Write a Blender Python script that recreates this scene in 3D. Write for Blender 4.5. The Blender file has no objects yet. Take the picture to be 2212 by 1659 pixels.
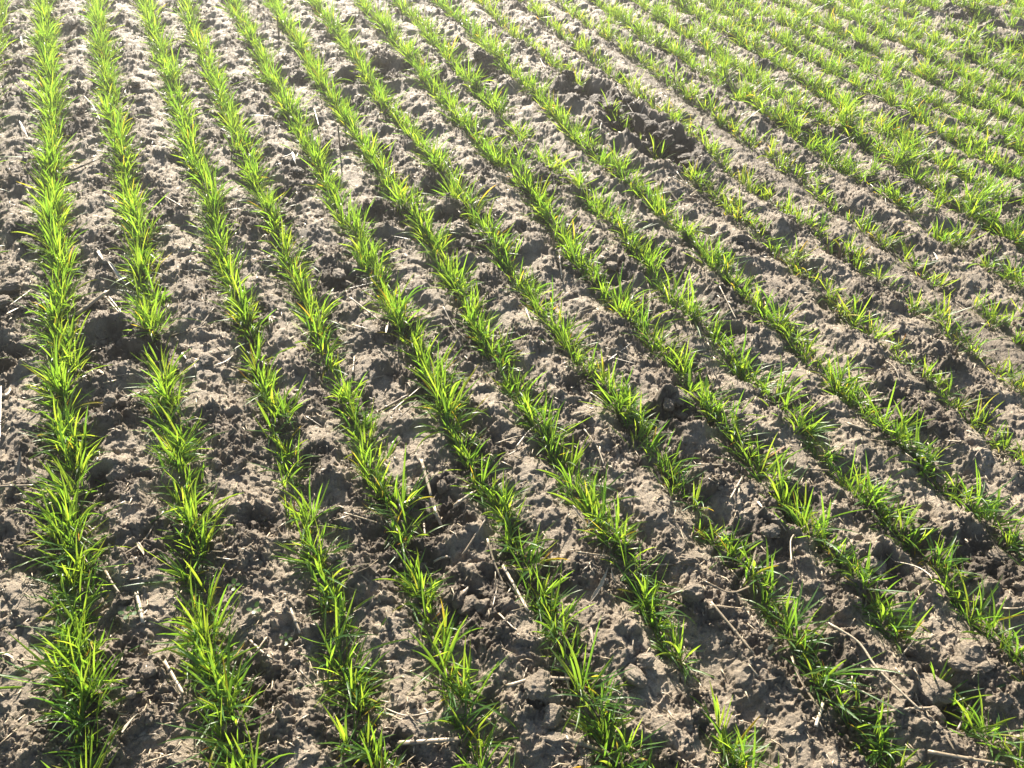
import bpy, math, random
import numpy as np
from mathutils import Vector, Matrix

C = bpy.context.scene.collection
rng = np.random.default_rng(11)
random.seed(5)

# ------------------------------------------------------------------ camera, sky, sun, exposure
CAM_H = 1.3
PITCH, ROLL = math.radians(41.383), math.radians(4.0)
cam = bpy.data.cameras.new('camera')
cam_ob = bpy.data.objects.new('camera', cam)
C.objects.link(cam_ob)
cam.sensor_fit = 'HORIZONTAL'; cam.sensor_width = 36.0
cam.lens = 36.0 * 1780.0 / 2212.0
cam.clip_start = 0.02; cam.clip_end = 500.0
R0 = Vector((1, 0, 0)); U0 = Vector((0, math.sin(PITCH), math.cos(PITCH)))
F0 = Vector((0, math.cos(PITCH), -math.sin(PITCH)))
R1 = R0 * math.cos(ROLL) + U0 * math.sin(ROLL)
U1 = U0 * math.cos(ROLL) - R0 * math.sin(ROLL)
cam_ob.matrix_world = Matrix(((R1.x, U1.x, -F0.x, 0), (R1.y, U1.y, -F0.y, 0),
                              (R1.z, U1.z, -F0.z, CAM_H), (0, 0, 0, 1)))
bpy.context.scene.camera = cam_ob

SUN_AZ, SUN_EL = math.radians(-13.5), math.radians(24.5)
world = bpy.data.worlds.new('World'); bpy.context.scene.world = world
world.use_nodes = True
wn = world.node_tree
sky = wn.nodes.new('ShaderNodeTexSky'); sky.sky_type = 'NISHITA'; sky.sun_disc = False
sky.sun_elevation = SUN_EL; sky.sun_rotation = SUN_AZ
bg = wn.nodes['Background']; bg.inputs['Strength'].default_value = 0.05
wn.links.new(sky.outputs[0], bg.inputs['Color'])
sun = bpy.data.lights.new('sun', 'SUN'); sun.energy = 5.0; sun.angle = math.radians(0.5)
sun.color = (1.0, 0.92, 0.79)
sun_ob = bpy.data.objects.new('sun', sun); C.objects.link(sun_ob)
sdir = Vector((math.cos(SUN_EL) * math.sin(SUN_AZ), math.cos(SUN_EL) * math.cos(SUN_AZ), math.sin(SUN_EL)))
sun_ob.rotation_euler = sdir.to_track_quat('Z', 'Y').to_euler()
vs = bpy.context.scene.view_settings
vs.view_transform = 'Standard'; vs.look = 'None'; vs.gamma = 1.0; vs.exposure = 1.85

# ------------------------------------------------------------------ measured positions (metres; x right, y away)
YAW, SPACING, OFFSET = math.radians(25.787), 0.193718, -0.311995
NX, NY = math.cos(YAW), math.sin(YAW)          # across the rows
DX, DY = -math.sin(YAW), math.cos(YAW)         # along the rows
ROW_WANDER = [[-5, -5, -5, -5, -5, -5, -7, -11, -12, -12, -11, -6, -4, -7, -11, -13, -13, -12, -13, -16, -20, -23, -23, -22, -19, -18, -18, -18, -19, -20, -20, -21, -21, -22, -23, -24, -25, -26, -27, -27, -27, -27, -27, -27, -27, -27],
 [11, 11, 11, 11, 11, 10, 5, 2, 2, 5, 8, 7, 4, 2, -1, -2, -5, -4, 5, 7, 1, -6, -9, -8, -8, -9, -9, -8, -9, -13, -16, -17, -15, -13, -11, -9, -7, -6, -6, -6, -6, -6, -6, -6, -6, -6],
 [4, 4, 4, 4, 5, 9, 16, 19, 17, 16, 17, 18, 21, 24, 23, 21, 16, 12, 13, 19, 23, 25, 22, 21, 21, 17, 13, 15, 17, 18, 15, 11, 8, 8, 7, 6, 6, 5, 5, 5, 5, 5, 5, 5, 5, 5],
 [-9, -9, -9, -9, -13, -20, -17, -11, -11, -11, -8, -5, -6, -13, -12, -8, -11, -13, -11, -11, -14, -17, -16, -15, -17, -18, -20, -23, -24, -25, -25, -26, -25, -22, -18, -16, -14, -14, -14, -14, -14, -14, -14, -14, -14, -14],
 [-3, -3, -3, -5, -11, -12, -2, 3, -1, -4, -5, -2, 3, 4, 3, -1, -2, 4, 4, 0, 4, 6, 0, -5, -5, -6, -8, -9, -8, -5, -3, -4, -4, -3, -1, 2, 4, 4, 4, 4, 4, 4, 4, 4, 4, 4],
 [-26, -26, -26, -26, -27, -29, -25, -16, -14, -19, -19, -15, -14, -14, -10, -4, 1, 2, -3, -7, -8, -9, -5, -3, -6, -11, -16, -18, -19, -18, -15, -14, -15, -16, -16, -15, -15, -15, -15, -15, -15, -15, -15, -15, -15, -15],
 [2, 2, -3, -9, -6, 1, -4, -15, -10, -4, -10, -13, -15, -16, -18, -24, -23, -16, -13, -12, -12, -16, -27, -35, -42, -46, -41, -32, -26, -22, -19, -21, -25, -26, -26, -26, -26, -26, -26, -26, -26, -26, -26, -26, -26, -26],
 [4, 2, -5, -12, -12, -10, -7, -3, -2, 6, 12, 6, 0, -8, -16, -8, 6, 17, 26, 26, 14, 3, -2, -5, -10, -10, -5, -2, -1, -2, 0, 3, 6, 3, -1, -3, -3, -3, -3, -3, -3, -3, -3, -3, -3, -3],
 [-56, -56, -55, -47, -33, -30, -36, -35, -30, -33, -39, -42, -43, -41, -27, -13, -11, -12, -15, -23, -31, -36, -42, -49, -56, -56, -47, -38, -32, -27, -22, -17, -15, -18, -22, -24, -24, -24, -24, -24, -24, -24, -24, -24, -24, -24],
 [-38, -38, -38, -38, -37, -34, -38, -49, -50, -40, -38, -42, -46, -42, -30, -25, -26, -26, -28, -38, -51, -54, -43, -28, -20, -23, -32, -31, -22, -15, -11, -11, -14, -18, -20, -21, -21, -21, -21, -21, -21, -21, -21, -21, -21, -21]]
GAPS = [(-0.86, 1.504, 0.06, 0.35), (-0.632, 1.512, 0.05, 0.4), (-0.418, 1.101, 0.06, 0.4), (-0.401, 1.434, 0.07, 0.25), (-0.155, 0.936, 0.04, 0.4), (-0.004, 1.482, 0.05, 0.3), (0.347, 0.729, 0.09, 0.2), (0.391, 1.089, 0.06, 0.3), (0.364, 1.149, 0.06, 0.3), (0.788, 0.745, 0.13, 0.3), (0.751, 0.803, 0.07, 0.6), (-0.06, 2.899, 0.07, 0.25), (0.045, 2.743, 0.1, 0.35), (0.142, 2.514, 0.05, 0.6), (0.256, 3.212, 0.12, 0.1), (0.398, 2.875, 0.13, 0.1), (0.514, 2.689, 0.1, 0.15), (-0.32, 0.89, 0.03, 0.6), (-0.251, 3.362, 0.05, 0.3), (-0.165, 3.207, 0.06, 0.3), (-0.256, 3.191, 0.06, 0.3), (2.242, 4.488, 0.3, 0.35), (2.27, 4.094, 0.22, 0.35), (1.189, 2.415, 0.25, 0.55), (1.32, 2.158, 0.25, 0.55), (-0.689, 0.668, 0.05, 0.6), (1.271, 1.853, 0.2, 0.6)]
HOLLOWS = [(-0.978, 1.48, 0.075, 0.035), (-0.899, 1.463, 0.05, 0.02), (-0.77, 1.068, 0.05, 0.03), (-0.88, 1.284, 0.035, 0.02), (-0.8, 1.078, 0.03, 0.02), (-0.597, 3.325, 0.1, 0.05), (-0.214, 3.371, 0.11, 0.05), (-0.694, 3.187, 0.07, 0.04), (-0.868, 3.831, 0.06, 0.03), (-0.155, 2.038, 0.06, 0.035), (-0.251, 2.369, 0.07, 0.035), (-0.205, 2.201, 0.05, 0.02), (0.595, 1.143, 0.06, 0.04), (0.417, 1.405, 0.05, 0.03), (0.36, 1.376, 0.05, 0.025), (0.975, 1.04, 0.07, 0.03), (0.747, 0.988, 0.05, 0.03), (0.766, 0.729, 0.06, 0.03), (0.222, 3.232, 0.1, 0.05), (0.389, 2.958, 0.11, 0.05), (0.492, 2.763, 0.1, 0.055), (0.67, 2.145, 0.04, 0.02), (-0.381, 0.669, 0.05, 0.02), (-0.135, 1.059, 0.06, 0.03), (0.021, 0.901, 0.04, 0.02), (-0.051, 0.836, 0.05, 0.025), (0.511, 1.029, 0.05, 0.02), (0.273, 1.983, 0.05, 0.02), (-0.486, 1.843, 0.06, 0.025), (-0.742, 2.406, 0.05, 0.03), (-0.47, 0.989, 0.04, 0.015), (-0.405, 2.174, 0.06, 0.02), (1.119, 3.035, 0.06, 0.03), (2.281, 4.632, 0.12, 0.05), (2.281, 4.154, 0.12, 0.05), (0.538, 1.714, 0.05, 0.02), (-1.181, 1.432, 0.05, 0.03), (0.061, 1.416, 0.04, 0.02), (-0.395, 1.18, 0.04, 0.012)]
CLODS = [(-0.781, 1.094, 6, 0.3), (-0.883, 1.295, 4, 0.3), (-0.858, 1.306, 3, 0.3), (-0.802, 1.517, 3.5, 0.2), (-0.952, 1.691, 5, 0.2), (-0.943, 1.783, 4, 0.2), (-1.176, 2.84, 4, 0.3), (-1.3, 1.68, 7, 0.4), (-1.284, 1.618, 6, 0.4), (-1.877, 2.844, 6, 0.6), (-1.784, 2.757, 5, 0.4), (-1.818, 2.896, 4, 0.4), (-1.489, 2.999, 5, 0.4), (-0.755, 1.444, 3, 0.2), (-0.72, 1.457, 4, 0.3), (-0.626, 1.345, 3, 0.3), (-0.607, 0.621, 3, 0.2), (-0.623, 3.423, 7, 0.6), (-0.642, 3.367, 5, 0.6), (-0.233, 3.497, 8, 0.7), (-0.19, 3.452, 6, 0.6), (-0.716, 3.254, 5, 0.5), (-0.164, 2.062, 5, 0.4), (-0.235, 2.433, 6, 0.5), (-0.281, 2.442, 5, 0.5), (0.598, 1.181, 6, 0.2), (0.59, 1.193, 4, 0.3), (0.388, 1.433, 6, 0.6), (0.434, 1.454, 5, 0.6), (0.363, 1.407, 5, 0.5), (0.394, 1.395, 4, 0.5), (0.364, 0.983, 4, 0.3), (0.363, 0.899, 5, 0.4), (0.514, 1.046, 5, 0.3), (0.531, 1.059, 4, 0.3), (0.745, 1.009, 5, 0.3), (0.727, 1.014, 4, 0.3), (0.989, 1.053, 6, 0.3), (0.759, 0.754, 9, 0.15), (0.783, 0.764, 8, 0.15), (0.74, 0.744, 6, 0.15), (0.841, 0.813, 6, 0.2), (0.823, 0.798, 5, 0.2), (0.853, 0.791, 4, 0.2), (0.672, 2.158, 4, 0.3), (0.691, 2.147, 3, 0.3), (1.002, 1.771, 3, 0.3), (0.522, 1.732, 4, 0.4), (0.548, 1.706, 4, 0.4), (0.26, 1.993, 4, 0.4), (0.292, 1.974, 3, 0.4), (-0.49, 1.865, 5, 0.4), (-0.466, 1.841, 4, 0.4), (-0.739, 2.422, 5, 0.4), (-0.052, 0.855, 5, 0.4), (-0.07, 0.864, 4, 0.4), (-0.023, 0.853, 5, 0.3), (-0.0, 0.905, 4, 0.2), (0.078, 0.695, 6, 0.2), (0.094, 0.684, 5, 0.2), (0.102, 0.649, 5, 0.2), (0.121, 0.749, 4, 0.2), (-0.147, 1.076, 5, 0.5), (-0.173, 1.061, 4, 0.5), (-0.129, 1.127, 4, 0.5), (0.195, 1.209, 4, 0.4), (0.24, 0.732, 5, 0.2), (0.261, 0.755, 4, 0.2), (0.592, 0.938, 4, 0.3), (0.244, 1.017, 4, 0.3), (1.273, 3.726, 5, 0.5), (0.922, 3.66, 4, 0.5), (1.072, 2.988, 6, 0.5), (1.131, 2.977, 5, 0.5), (1.036, 3.022, 5, 0.5), (-1.363, 1.894, 3, 0.3), (-1.339, 1.782, 4, 0.4), (-0.781, 0.917, 3, 0.3), (-0.634, 1.76, 3, 0.2), (-0.553, 1.95, 3, 0.3), (1.334, 3.379, 5, 0.5), (2.189, 4.65, 7, 0.6), (2.21, 4.508, 6, 0.6), (2.235, 4.208, 7, 0.6), (2.348, 4.263, 6, 0.6), (0.139, 3.361, 6, 0.95), (0.167, 3.293, 7, 1), (0.208, 3.253, 6, 1), (0.25, 3.237, 7, 1), (0.276, 3.173, 6, 1), (0.229, 3.152, 5, 0.9), (0.306, 3.112, 8, 1), (0.343, 3.066, 6, 0.9), (0.322, 2.996, 5, 1), (0.38, 3.03, 7, 1), (0.417, 2.983, 8, 1), (0.443, 2.934, 6, 1), (0.389, 2.91, 5, 0.9), (0.468, 2.872, 7, 1), (0.498, 2.827, 8, 1), (0.532, 2.795, 7, 1), (0.556, 2.747, 6, 0.9), (0.507, 2.747, 6, 1), (0.451, 2.819, 5, 1), (0.413, 2.806, 5, 0.9), (0.557, 2.683, 5, 0.9), (0.193, 3.159, 4, 0.9), (0.365, 3.144, 4, 0.9)]
STRAWS = [
 ([(-0.639, 0.822), (-0.605, 0.765)], 8.0, 1.0, 's'),
 ([(-0.545, 0.698), (-0.491, 0.639)], 7.0, 0.6, 's'),
 ([(-0.422, 0.757), (-0.397, 0.733), (-0.369, 0.714)], 5.0, 0.7, 's'),
 ([(-0.391, 0.757), (-0.4, 0.729)], 4.0, 0.8, 's'),
 ([(-0.56, 0.569), (-0.543, 0.595)], 9.0, 1.0, 'l'),
 ([(-0.651, 0.646), (-0.622, 0.634)], 15.0, 0.3, 'l'),
 ([(-0.36, 0.806), (-0.335, 0.768)], 6.0, 0.9, 's'),
 ([(-0.317, 0.693), (-0.258, 0.648)], 4.0, 0.3, 's'),
 ([(-0.818, 0.692), (-0.8, 0.689), (-0.782, 0.677)], 8.0, 0.9, 'l'),
 ([(-0.713, 0.866), (-0.69, 0.839), (-0.67, 0.823)], 5.0, 0.5, 's'),
 ([(-0.674, 0.923), (-0.654, 0.899)], 9.0, 0.8, 'l'),
 ([(-0.511, 0.529), (-0.469, 0.539)], 4.0, 0.8, 's'),
 ([(-0.363, 0.689), (-0.356, 0.662)], 3.0, 0.7, 's'),
 ([(-0.318, 0.545), (-0.319, 0.569)], 4.0, 0.6, 's'),
 ([(-1.095, 1.614), (-1.048, 1.687)], 13.0, 0.75, 's'),
 ([(-1.052, 1.677), (-0.981, 1.6)], 6.0, 0.5, 's'),
 ([(-1.046, 1.683), (-0.979, 1.61)], 5.0, 0.4, 's'),
 ([(-1.157, 1.88), (-1.117, 1.825)], 9.0, 1.0, 'l'),
 ([(-1.093, 1.806), (-1.019, 1.735)], 9.0, 1.0, 'l'),
 ([(-0.844, 1.559), (-0.805, 1.566), (-0.775, 1.578)], 5.0, 0.3, 's'),
 ([(-0.774, 1.586), (-0.763, 1.651)], 4.0, 0.5, 's'),
 ([(-0.952, 1.396), (-0.919, 1.367)], 7.0, 1.0, 'l'),
 ([(-0.794, 1.493), (-0.77, 1.461)], 6.0, 1.0, 'l'),
 ([(-1.063, 1.316), (-1.055, 1.346), (-1.049, 1.381)], 6.0, 0.7, 'l'),
 ([(-1.115, 1.29), (-1.122, 1.33)], 13.0, 0.2, 's'),
 ([(-1.149, 1.338), (-1.052, 1.154)], 4.0, 0.9, 's'),
 ([(-0.969, 1.064), (-0.975, 1.108)], 7.0, 0.6, 'l'),
 ([(-0.983, 1.026), (-0.921, 1.035)], 6.0, 0.4, 's'),
 ([(-0.451, 1.303), (-0.41, 1.277)], 5.0, 0.2, 's'),
 ([(-1.25, 1.594), (-1.245, 1.686)], 4.0, 0.5, 's'),
 ([(-1.226, 1.545), (-1.222, 1.597)], 6.0, 0.9, 'l'),
 ([(-2.115, 3.392), (-2.033, 3.249)], 8.0, 1.0, 'l'),
 ([(-1.136, 3.031), (-1.092, 3.08), (-1.033, 3.095)], 5.0, 0.5, 's'),
 ([(-1.611, 2.84), (-1.547, 2.769), (-1.478, 2.664)], 5.0, 0.5, 's'),
 ([(-1.738, 2.621), (-1.643, 2.492)], 7.0, 1.0, 'l'),
 ([(-0.778, 2.514), (-0.744, 2.43)], 7.0, 1.0, 'l'),
 ([(-0.788, 2.877), (-0.742, 2.747)], 6.0, 0.6, 's'),
 ([(-1.626, 2.689), (-1.538, 2.711)], 5.0, 0.5, 's'),
 ([(-1.431, 2.327), (-1.368, 2.368)], 8.0, 0.4, 's'),
 ([(-1.603, 2.22), (-1.53, 2.245)], 5.0, 0.5, 's'),
 ([(-1.08, 2.185), (-0.999, 2.113)], 5.0, 0.5, 's'),
 ([(-0.434, 1.73), (-0.339, 1.647)], 6.0, 0.7, 's'),
 ([(-0.46, 1.801), (-0.379, 1.839)], 6.0, 0.5, 's'),
 ([(-0.41, 1.633), (-0.363, 1.606)], 6.0, 0.8, 's'),
 ([(-0.32, 1.6), (-0.322, 1.657)], 8.0, 1.0, 'l'),
 ([(-0.332, 1.537), (-0.286, 1.479)], 7.0, 0.4, 'l'),
 ([(-0.378, 1.464), (-0.386, 1.526)], 5.0, 0.8, 's'),
 ([(-0.263, 1.332), (-0.208, 1.442)], 4.0, 0.7, 's'),
 ([(-0.3, 1.348), (-0.24, 1.39)], 8.0, 0.4, 's'),
 ([(-0.19, 1.718), (-0.164, 1.658), (-0.121, 1.604)], 5.0, 0.25, 's'),
 ([(0.021, 1.755), (0.039, 1.666)], 6.0, 0.9, 'l'),
 ([(0.109, 1.994), (0.118, 1.918)], 5.0, 0.9, 's'),
 ([(0.162, 1.725), (0.273, 1.863)], 3.0, 0.3, 's'),
 ([(0.166, 1.311), (0.196, 1.26), (0.207, 1.213)], 4.0, 0.9, 's'),
 ([(-0.178, 1.18), (-0.148, 1.094)], 8.0, 0.8, 's'),
 ([(-0.203, 1.068), (-0.18, 1.081), (-0.168, 1.108)], 7.0, 0.4, 'l'),
 ([(-0.099, 1.074), (-0.064, 1.105)], 8.0, 0.8, 's'),
 ([(-0.004, 1.22), (0.031, 1.245)], 4.0, 0.6, 's'),
 ([(0.183, 1.441), (0.218, 1.397)], 5.0, 0.3, 's'),
 ([(0.226, 1.611), (0.269, 1.594), (0.307, 1.555)], 4.0, 0.6, 's'),
 ([(0.229, 1.59), (0.295, 1.544)], 3.0, 0.6, 's'),
 ([(0.237, 1.646), (0.262, 1.674)], 7.0, 0.4, 'l'),
 ([(0.358, 1.867), (0.345, 1.754)], 6.0, 0.9, 'l'),
 ([(-0.178, 1.536), (-0.133, 1.536)], 3.0, 0.7, 's'),
 ([(-0.253, 1.289), (-0.21, 1.347)], 4.0, 0.4, 's'),
 ([(-0.308, 1.02), (-0.24, 1.021)], 4.0, 0.8, 's'),
 ([(-0.026, 0.99), (-0.012, 0.947), (0.013, 0.9)], 5.0, 0.7, 's'),
 ([(0.007, 0.942), (0.03, 0.894), (0.056, 0.836)], 7.0, 0.9, 's'),
 ([(0.016, 0.913), (0.057, 0.847)], 4.0, 0.6, 's'),
 ([(-0.071, 0.953), (-0.034, 1.024)], 5.0, 0.5, 's'),
 ([(-0.125, 0.955), (-0.111, 0.966), (-0.093, 0.958)], 6.0, 0.9, 's'),
 ([(-0.069, 0.866), (-0.053, 0.891)], 9.0, 0.8, 's'),
 ([(-0.007, 0.835), (-0.001, 0.891)], 4.0, 0.2, 's'),
 ([(0.005, 0.826), (0.035, 0.784)], 4.0, 0.6, 's'),
 ([(0.026, 0.817), (0.066, 0.857)], 3.0, 0.2, 's'),
 ([(0.169, 0.868), (0.189, 0.902), (0.204, 0.943)], 8.0, 0.8, 'l'),
 ([(0.027, 0.687), (0.073, 0.708), (0.131, 0.712)], 8.0, 0.5, 's'),
 ([(-0.138, 0.584), (-0.048, 0.6)], 9.0, 0.55, 's'),
 ([(0.126, 0.608), (0.2, 0.608)], 10.0, 0.4, 's'),
 ([(-0.171, 0.587), (-0.141, 0.554)], 5.0, 0.5, 's'),
 ([(0.145, 0.964), (0.205, 0.969)], 5.0, 0.5, 's'),
 ([(0.271, 0.969), (0.332, 0.972)], 5.0, 0.5, 's'),
 ([(0.168, 0.817), (0.172, 0.786)], 7.0, 1.0, 'l'),
 ([(0.173, 0.795), (0.186, 0.789)], 5.0, 0.9, 'l'),
 ([(0.113, 0.667), (0.12, 0.652), (0.143, 0.65)], 4.0, 0.7, 's'),
 ([(0.052, 0.703), (0.061, 0.736)], 3.0, 0.5, 's'),
 ([(-0.07, 0.794), (-0.042, 0.819)], 5.0, 0.5, 's'),
 ([(-0.138, 1.07), (-0.12, 1.043)], 9.0, 0.9, 's'),
 ([(0.137, 1.083), (0.173, 1.03)], 9.0, 0.8, 'l'),
 ([(-0.158, 1.053), (-0.149, 1.007)], 5.0, 0.7, 's'),
 ([(0.388, 0.876), (0.445, 0.783)], 6.0, 0.6, 's'),
 ([(0.385, 0.869), (0.454, 0.875)], 4.0, 0.7, 's'),
 ([(0.6, 0.851), (0.643, 0.82), (0.655, 0.769), (0.705, 0.696)], 5.0, 0.9, 's'),
 ([(0.523, 0.791), (0.526, 0.744), (0.545, 0.695)], 6.0, 0.5, 's'),
 ([(0.531, 0.66), (0.559, 0.71)], 7.0, 1.0, 's'),
 ([(0.638, 0.692), (0.685, 0.698), (0.726, 0.698)], 5.0, 0.7, 's'),
 ([(0.72, 0.807), (0.78, 0.868)], 4.0, 0.2, 's'),
 ([(0.718, 0.697), (0.729, 0.674)], 8.0, 0.8, 's'),
 ([(0.691, 0.772), (0.697, 0.746)], 7.0, 0.4, 's'),
 ([(0.7, 0.625), (0.824, 0.621)], 7.0, 0.6, 's'),
 ([(0.749, 1.117), (0.779, 1.111)], 6.0, 0.7, 's'),
 ([(0.516, 1.129), (0.52, 1.105)], 6.0, 1.0, 'l'),
 ([(0.473, 0.788), (0.489, 0.804)], 12.0, 0.9, 'l'),
 ([(0.731, 0.679), (0.742, 0.631)], 5.0, 0.4, 's'),
 ([(0.782, 0.685), (0.83, 0.744)], 5.0, 0.2, 's'),
 ([(0.943, 0.918), (0.963, 0.912), (0.985, 0.921)], 4.0, 0.7, 's'),
 ([(0.548, 1.894), (0.574, 1.756)], 4.0, 0.9, 's'),
 ([(0.576, 1.876), (0.597, 1.954)], 4.0, 0.4, 's'),
 ([(0.925, 1.624), (0.943, 1.599), (0.937, 1.548)], 8.0, 0.9, 'l'),
 ([(0.777, 1.399), (0.824, 1.375)], 6.0, 0.9, 's'),
 ([(0.46, 1.127), (0.501, 1.203)], 4.0, 0.8, 's'),
 ([(0.48, 1.141), (0.494, 1.193)], 4.0, 0.8, 's'),
 ([(0.404, 1.225), (0.457, 1.222)], 5.0, 0.7, 's'),
 ([(0.651, 1.237), (0.696, 1.244)], 5.0, 0.4, 's'),
 ([(0.871, 1.288), (0.923, 1.27)], 5.0, 0.7, 's'),
 ([(1.026, 1.723), (1.076, 1.774)], 3.0, 0.5, 's'),
 ([(0.99, 1.363), (1.023, 1.346)], 5.0, 0.6, 's'),
 ([(0.957, 3.262), (0.955, 3.107)], 8.0, 0.8, 'l'),
 ([(1.106, 2.656), (1.188, 2.719)], 8.0, 0.5, 's'),
 ([(1.176, 2.676), (1.265, 2.679)], 5.0, 0.6, 's'),
 ([(1.196, 2.554), (1.228, 2.48)], 6.0, 0.8, 's'),
 ([(0.746, 2.705), (0.811, 2.579)], 9.0, 0.6, 'l'),
 ([(0.698, 3.667), (0.692, 3.506)], 4.0, 0.8, 's'),
 ([(0.021, 3.593), (0.044, 3.438)], 4.0, 0.8, 's'),
 ([(0.695, 2.346), (0.732, 2.308)], 5.0, 0.7, 's'),
 ([(0.331, 3.222), (0.399, 3.006)], 5.0, 0.3, 's'),
 ([(0.373, 3.002), (0.446, 3.043)], 5.0, 0.5, 's'),
 ([(0.476, 2.613), (0.568, 2.593)], 5.0, 0.8, 's'),
 ([(0.482, 2.515), (0.572, 2.496)], 6.0, 0.9, 's'),
 ([(0.483, 2.452), (0.562, 2.543)], 5.0, 0.9, 's'),
 ([(0.503, 2.424), (0.589, 2.451)], 5.0, 0.7, 's'),
 ([(0.527, 2.505), (0.591, 2.406)], 4.0, 0.6, 's'),
 ([(0.462, 2.464), (0.5, 2.393)], 6.0, 0.8, 'l'),
 ([(0.535, 2.444), (0.584, 2.53)], 5.0, 0.8, 'l'),
 ([(0.503, 2.567), (0.539, 2.475)], 4.0, 0.5, 's'),
 ([(0.553, 2.462), (0.617, 2.486)], 5.0, 0.4, 's'),
 ([(0.465, 2.418), (0.531, 2.409)], 5.0, 0.6, 's')]
STUBBLE = [(0.922, 2.151, 0.045, 8), (0.961, 2.164, 0.06, 9), (1.28, 2.184, 0.04, 7), (1.546, 4.773, 0.04, 6), (-1.113, 3.382, 0.03, 4), (1.143, 1.705, 0.03, 6), (0.094, 2.033, 0.05, 6), (-1.106, 3.603, 0.08, 6), (0.417, 1.78, 0.05, 5), (-0.64, 2.605, 0.07, 5), (-0.954, 2.268, 0.04, 5), (0.762, 2.118, 0.05, 5)]
WEEDS = [(-0.639, 0.78), (-0.471, 0.844), (-0.423, 0.804), (-0.627, 0.788), (-0.357, 0.756)]
TRACK = [(0.916, 2.584), (1.042, 2.4), (1.15, 2.168), (1.232, 1.896), (1.298, 1.684)]

# ------------------------------------------------------------------ noise
def _hash(ix, iy, seed):
    h = (ix.astype(np.int64) * 374761393 + iy.astype(np.int64) * 668265263 + seed * 1442695041) & 0xFFFFFFFF
    h = ((h ^ (h >> 13)) * 1274126177) & 0xFFFFFFFF
    h = ((h ^ (h >> 16)) * 2246822519) & 0xFFFFFFFF
    return (h ^ (h >> 15)) & 0xFFFFFFFF

def gnoise(x, y, seed):
    ix = np.floor(x); iy = np.floor(y); fx = x - ix; fy = y - iy
    ux = fx * fx * fx * (fx * (fx * 6 - 15) + 10); uy = fy * fy * fy * (fy * (fy * 6 - 15) + 10)
    def g(dx, dy):
        a = _hash(ix + dx, iy + dy, seed) * (2 * math.pi / 4294967296.0)
        return np.cos(a) * (fx - dx) + np.sin(a) * (fy - dy)
    a = g(0, 0) * (1 - ux) + g(1, 0) * ux
    b = g(0, 1) * (1 - ux) + g(1, 1) * ux
    return (a * (1 - uy) + b * uy) * 1.5

def fbm(x, y, scale, octs, seed, gain=0.5):
    v = 0; a = 1.0; f = 1.0 / scale
    for o in range(octs):
        v = v + a * gnoise(x * f + 17.3 * o, y * f - 9.1 * o, seed + o); a *= gain; f *= 2.03
    return v

def sstep(a, b, x):
    t = np.clip((x - a) / (b - a), 0, 1); return t * t * (3 - 2 * t)

def lumps(x, y, cell, dens, seed, mask):
    """rounded crumbs of mixed size on a jittered lattice; height in units of the cell"""
    gx = x / cell; gy = y / cell
    ix = np.floor(gx); iy = np.floor(gy); out = np.zeros_like(x)
    for dx in (-1, 0, 1):
        for dy in (-1, 0, 1):
            cx = ix + dx; cy = iy + dy
            r1 = _hash(cx, cy, seed) / 4294967296.0
            r2 = _hash(cx, cy, seed + 7) / 4294967296.0
            r3 = _hash(cx, cy, seed + 13) / 4294967296.0
            r4 = _hash(cx, cy, seed + 19) / 4294967296.0
            rad = 0.22 + 0.42 * r3 * r3
            ex = gx - cx - r1; ey = gy - cy - r2
            q = 1 - (ex * ex * (1 + .8 * (r1 - .5)) + ey * ey * (1 + .8 * (r2 - .5))) / (rad * rad)
            h = np.sqrt(np.clip(q, 0, 1)) * rad * (r4 < dens * mask)
            out = np.maximum(out, h)
    return out

WANDER = [np.array(w) / 1000.0 for w in ROW_WANDER]
def wander(i, s):
    """how far row i strays sideways from its straight line at distance s along it"""
    s = np.asarray(s, float)
    if 0 <= i < len(WANDER):
        return np.interp(s, np.arange(len(WANDER[i])) * 0.12, WANDER[i])
    if i == -1: return -.022 + 0 * s
    return 0.014 * np.sin(s * 2.1 + i * 1.7) + 0.007 * np.sin(s * 5.3 + i * 2.9)

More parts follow.
